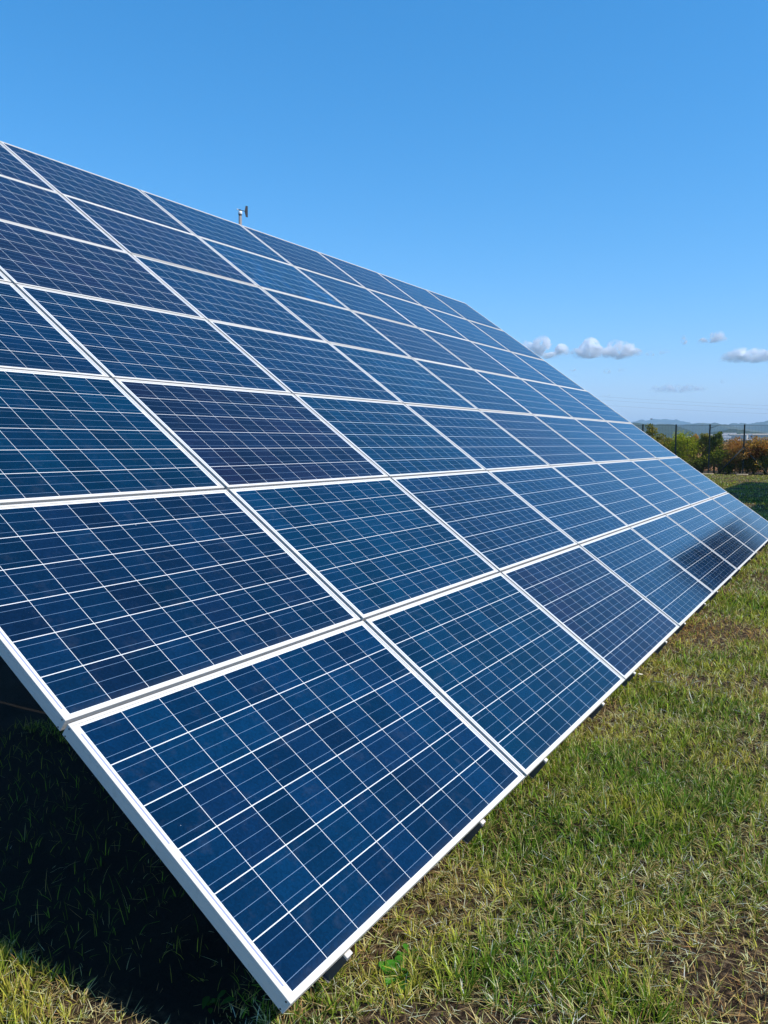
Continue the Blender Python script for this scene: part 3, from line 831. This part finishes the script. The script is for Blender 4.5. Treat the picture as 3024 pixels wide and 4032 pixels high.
mb = MB(); mb.tube([(-.17, 0, 0), (-.10, 0, .0), (0, 0, .0), (.10, 0, .015), (.15, 0, .02), (.19, 0, .015)], [.03, .035, .05, .04, .03, .004], 8); mb.build('body', M_BLACK, bird)
for s in (1, -1):
    mb = MB()
    v0 = [(.05, s * .03, .02), (.07, s * .16, .06), (.0, s * .34, .03), (-.05, s * .16, .055), (-.06, s * .03, .015)]
    t_ = [mb.bm.verts.new(Vector(v) + Vector((0, 0, .004))) for v in v0]; u_ = [mb.bm.verts.new(Vector(v) - Vector((0, 0, .004))) for v in v0]
    mb.bm.faces.new(t_); mb.bm.faces.new(list(reversed(u_)))
    for i in range(5): mb.bm.faces.new((t_[i], u_[i], u_[(i + 1) % 5], t_[(i + 1) % 5]))
    mb.build('wing', M_BLACK, bird)

# ------------------------------------------------------------------ broad-leaved weed, dry leaves
def weed(x, y, label, n, rad, seed, col):
    g_ = random.Random(seed); verts, faces, tint = [], [], []
    for i in range(n):
        a = g_.uniform(0, 6.28); l = rad * g_.uniform(.55, 1.1); w = l * g_.uniform(.28, .42); e0 = g_.uniform(.35, 1.1)
        d = Vector((math.cos(a), math.sin(a), 0)); sd = Vector((-d.y, d.x, 0)); b = len(verts)
        c0 = Vector((g_.uniform(-.4, .4) * rad, g_.uniform(-.4, .4) * rad, .005))
        kk = g_.uniform(.75, 1.25)
        for t, ww in ((0, .12), (.3, .7), (.6, 1.0), (.85, .65), (1, .05)):
            c = c0 + d * (l * t * math.cos(e0)) + Vector((0, 0, l * (math.sin(e0) * t - .45 * t * t)))
            verts += [c - sd * w * ww * .5 + Vector((0, 0, .08 * w)), c, c + sd * w * ww * .5 + Vector((0, 0, .08 * w))]
            tint += [tuple(q * kk for q in col)] * 3
        for k in range(4):
            q = b + k * 3
            faces += [(q, q + 1, q + 4, q + 3), (q + 1, q + 2, q + 5, q + 4)]
    me = mesh_np('weed', verts, faces, True)
    at = me.attributes.new('tint', 'FLOAT_COLOR', 'POINT'); at.data.foreach_set('color', np.c_[np.array(tint), np.ones(len(tint))].astype(np.float32).ravel())
    o = link('weed', me, M_LEAF); o.location = (x, y, float(gz(x, y))); tag(o, label, 'weed', 'broad leaved weeds in the grass')
weed(.50, -.035, 'bright green broad leaved weed below the near panel corner', 26, .075, 1, (.09, .30, .025))
weed(.60, -.02, 'smaller green weed just right of the bright weed at the panel edge', 12, .05, 2, (.08, .26, .022))
weed(.115, .36, 'dim green weed in the shadow beneath the near panel corner', 10, .06, 3, (.05, .12, .02))
weed(1.02, -.72, 'pale yellow green weed in the lower right grass', 9, .04, 4, (.16, .24, .03))
def dry_leaf(x, y, ln, rz, label):
    verts, faces = [], []
    for t, w in ((0, .06), (.25, .8), (.55, 1), (.8, .6), (1, .05)):
        for s in (-1, 0, 1):
            verts.append((ln * (t - .5), s * w * ln * .2, .012 + .35 * ln * (t - .5) ** 2 + abs(s) * .006 * w))
    for k in range(4):
        q = k * 3; faces += [(q, q + 3, q + 4, q + 1), (q + 1, q + 4, q + 5, q + 2)]
    o = link('dry_leaf', mesh_np('dry_leaf', verts, faces, True), M_DRYLEAF); o.location = (x, y, float(gz(x, y)) + .05); o.rotation_euler = (.3, .15, rz)
    mo = o.modifiers.new('thickness', 'SOLIDIFY'); mo.thickness = .0012
    tag(o, label, 'leaf', 'pale dry leaves on the grass')
M_DRYLEAF = plain('dry_leaf', (.62, .56, .42), .8, 0, .2, 30)
dry_leaf(3.82, -.09, .075, 1.2, 'pale dry leaf on the grass well below the third panel')
dry_leaf(3.99, .06, .05, -.4, 'small pale dry leaf against the lower frame of the panels')

# ------------------------------------------------------------------ clouds
def cloud_material():
    m, nt, out = new_mat('cloud_vapour'); n = N(nt)
    tc = nt.nodes.new('ShaderNodeTexCoord')
    pv = nt.nodes.new('ShaderNodeVolumePrincipled'); pv.inputs['Color'].default_value = (1, 1, 1, 1); pv.inputs['Anisotropy'].default_value = -.5
    f = n.noise(tc.outputs['Object'], .0115, 7, .7)
    info = nt.nodes.new('ShaderNodeObjectInfo')
    d = n.math('MULTIPLY', n.math('SUBTRACT', f, .455, clamp=True), .85)
    gs = nt.nodes.new('ShaderNodeVectorMath'); gs.operation = 'MULTIPLY_ADD'; nt.links.new(tc.outputs['Generated'], gs.inputs[0])
    gs.inputs[1].default_value = (2, 2, 2); gs.inputs[2].default_value = (-1, -1, -1)
    gl = nt.nodes.new('ShaderNodeVectorMath'); gl.operation = 'LENGTH'; nt.links.new(gs.outputs[0], gl.inputs[0])
    fade = n.math('MULTIPLY', n.math('SUBTRACT', 1.18, gl.outputs['Value'], clamp=True), 1.5, clamp=True)
    d = n.mul(n.mul(d, info.outputs['Alpha']), n.mul(fade, fade))
    nt.links.new(d, pv.inputs['Density']); nt.links.new(pv.outputs[0], out.inputs['Volume'])
    return m
M_CLOUD = cloud_material()
deps = bpy.context.evaluated_depsgraph_get
def cloud(lobes, dist, label, dens):
    """lobes: (x, y, radius) in photograph units; becomes a lumpy body of vapour some kilometres away."""
    cx = sum(l[0] for l in lobes) / len(lobes); cyy = sum(l[1] for l in lobes) / len(lobes)
    c = at_dist(cx, cyy, dist); k = dist / FPX * 1.42
    fwd = Vector((c.x - CAM.x, c.y - CAM.y, 0)).normalized(); side = Vector((fwd.y, -fwd.x, 0))
    mbd = bpy.data.metaballs.new('cloud'); mbd.resolution = 26.0 * dist / 9000; mbd.render_resolution = mbd.resolution; mbd.threshold = .25
    gg = random.Random(int(cx))
    for (lx, ly, lr) in lobes:
        for q in range(5):
            e = mbd.elements.new(); jit = .0 if q == 0 else lr * .8
            p = side * ((lx - cx + gg.uniform(-jit, jit)) * k) + Vector((0, 0, -(ly - cyy + gg.uniform(-jit * .6, jit * .4)) * k)) + fwd * (gg.uniform(-1, 1) * lr * .9 * k)
            e.co = p; e.radius = lr * k * (1.3 if q == 0 else gg.uniform(.45, .9))
    tmp = bpy.data.objects.new('cloud', mbd); COL.objects.link(tmp)
    bpy.context.view_layer.update()
    me = bpy.data.meshes.new_from_object(tmp.evaluated_get(deps()))
    bpy.data.objects.remove(tmp); bpy.data.metaballs.remove(mbd)
    zs = np.array([v.co.z for v in me.vertices]); zf = zs.min() + .36 * (zs.max() - zs.min())
    for v in me.vertices:                                   # cumulus have level bases
        if v.co.z < zf: v.co.z = zf + (v.co.z - zf) * .12
    me.materials.clear(); me.name = 'cloud'
    o = link('cloud', me, M_CLOUD); o.location = c; o.color = (1, 1, 1, dens)
    tag(o, label, 'cloud', 'small white clouds low in the sky')
cloud([(2095, 1372, 20), (2140, 1366, 26), (2120, 1395, 28), (2195, 1385, 22), (2170, 1412, 26), (2230, 1405, 18)], 9000, 'soft white cloud cut by the sloping panel edge', 1.0)
cloud([(2285, 1405, 26), (2325, 1376, 26), (2335, 1402, 32), (2375, 1395, 22), (2300, 1420, 20)], 9000, 'brightest puffy white cloud, left half of the central pair', 1.2)
cloud([(2410, 1400, 24), (2425, 1374, 20), (2450, 1384, 24), (2475, 1402, 26), (2440, 1412, 24)], 9300, 'puffy white cloud, right half of the central pair', .9)
cloud([(2692, 1350, 11), (2692, 1336, 8), (2694, 1362, 8)], 9500, 'very small upright cloud puff', .5)
cloud([(2780, 1352, 18), (2812, 1335, 20), (2825, 1350, 18), (2755, 1354, 10)], 9500, 'small white cloud to the right of the upright puff', .5)
cloud([(2885, 1424, 14), (2908, 1414, 22), (2930, 1405, 26), (2975, 1408, 26), (3020, 1412, 26), (3065, 1410, 22), (2950, 1425, 20), (3000, 1428, 20)], 9500, 'wide white cloud running out of the right edge', .8)
cloud([(2590, 1546, 14), (2615, 1542, 20), (2645, 1540, 22), (2675, 1542, 20), (2700, 1540, 20), (2725, 1542, 18), (2750, 1545, 10)], 13500, 'long flat pale cloud above the power cables', .12)
cloud([(2830, 1545, 10), (2850, 1506, 9), (2845, 1508, 8)], 13500, 'faint tiny cloud above the right fence post', .08)
cloud([(2560, 1400, 14), (2600, 1394, 14), (2530, 1404, 12)], 12000, 'faint thin cloud right of the central pair', .08)
cloud([(2250, 1461, 7), (2262, 1458, 6)], 10000, 'tiny bright wisp below the central pair', .5)
cloud([(2390, 1466, 12), (2430, 1464, 14), (2350, 1470, 12)], 12000, 'faint flat cloud below the central pair', .08)
cloud([(2380, 1562, 9), (2395, 1560, 8)], 13500, 'faint pale wisp at the panel edge near the power cables', .08)

# ------------------------------------------------------------------ air
hm, hnt, hout = new_mat('haze_air')
hv = hnt.nodes.new('ShaderNodeVolumePrincipled'); hv.inputs['Color'].default_value = (.50, .76, 1.0, 1); hv.inputs['Density'].default_value = .000095
hnt.links.new(hv.outputs[0], hout.inputs['Volume'])
HZ = MB().box((-1500, -8500, -3.5), (15500, 15500, 420)).build('haze', hm)
tag(HZ, None, None, None, 'stuff')
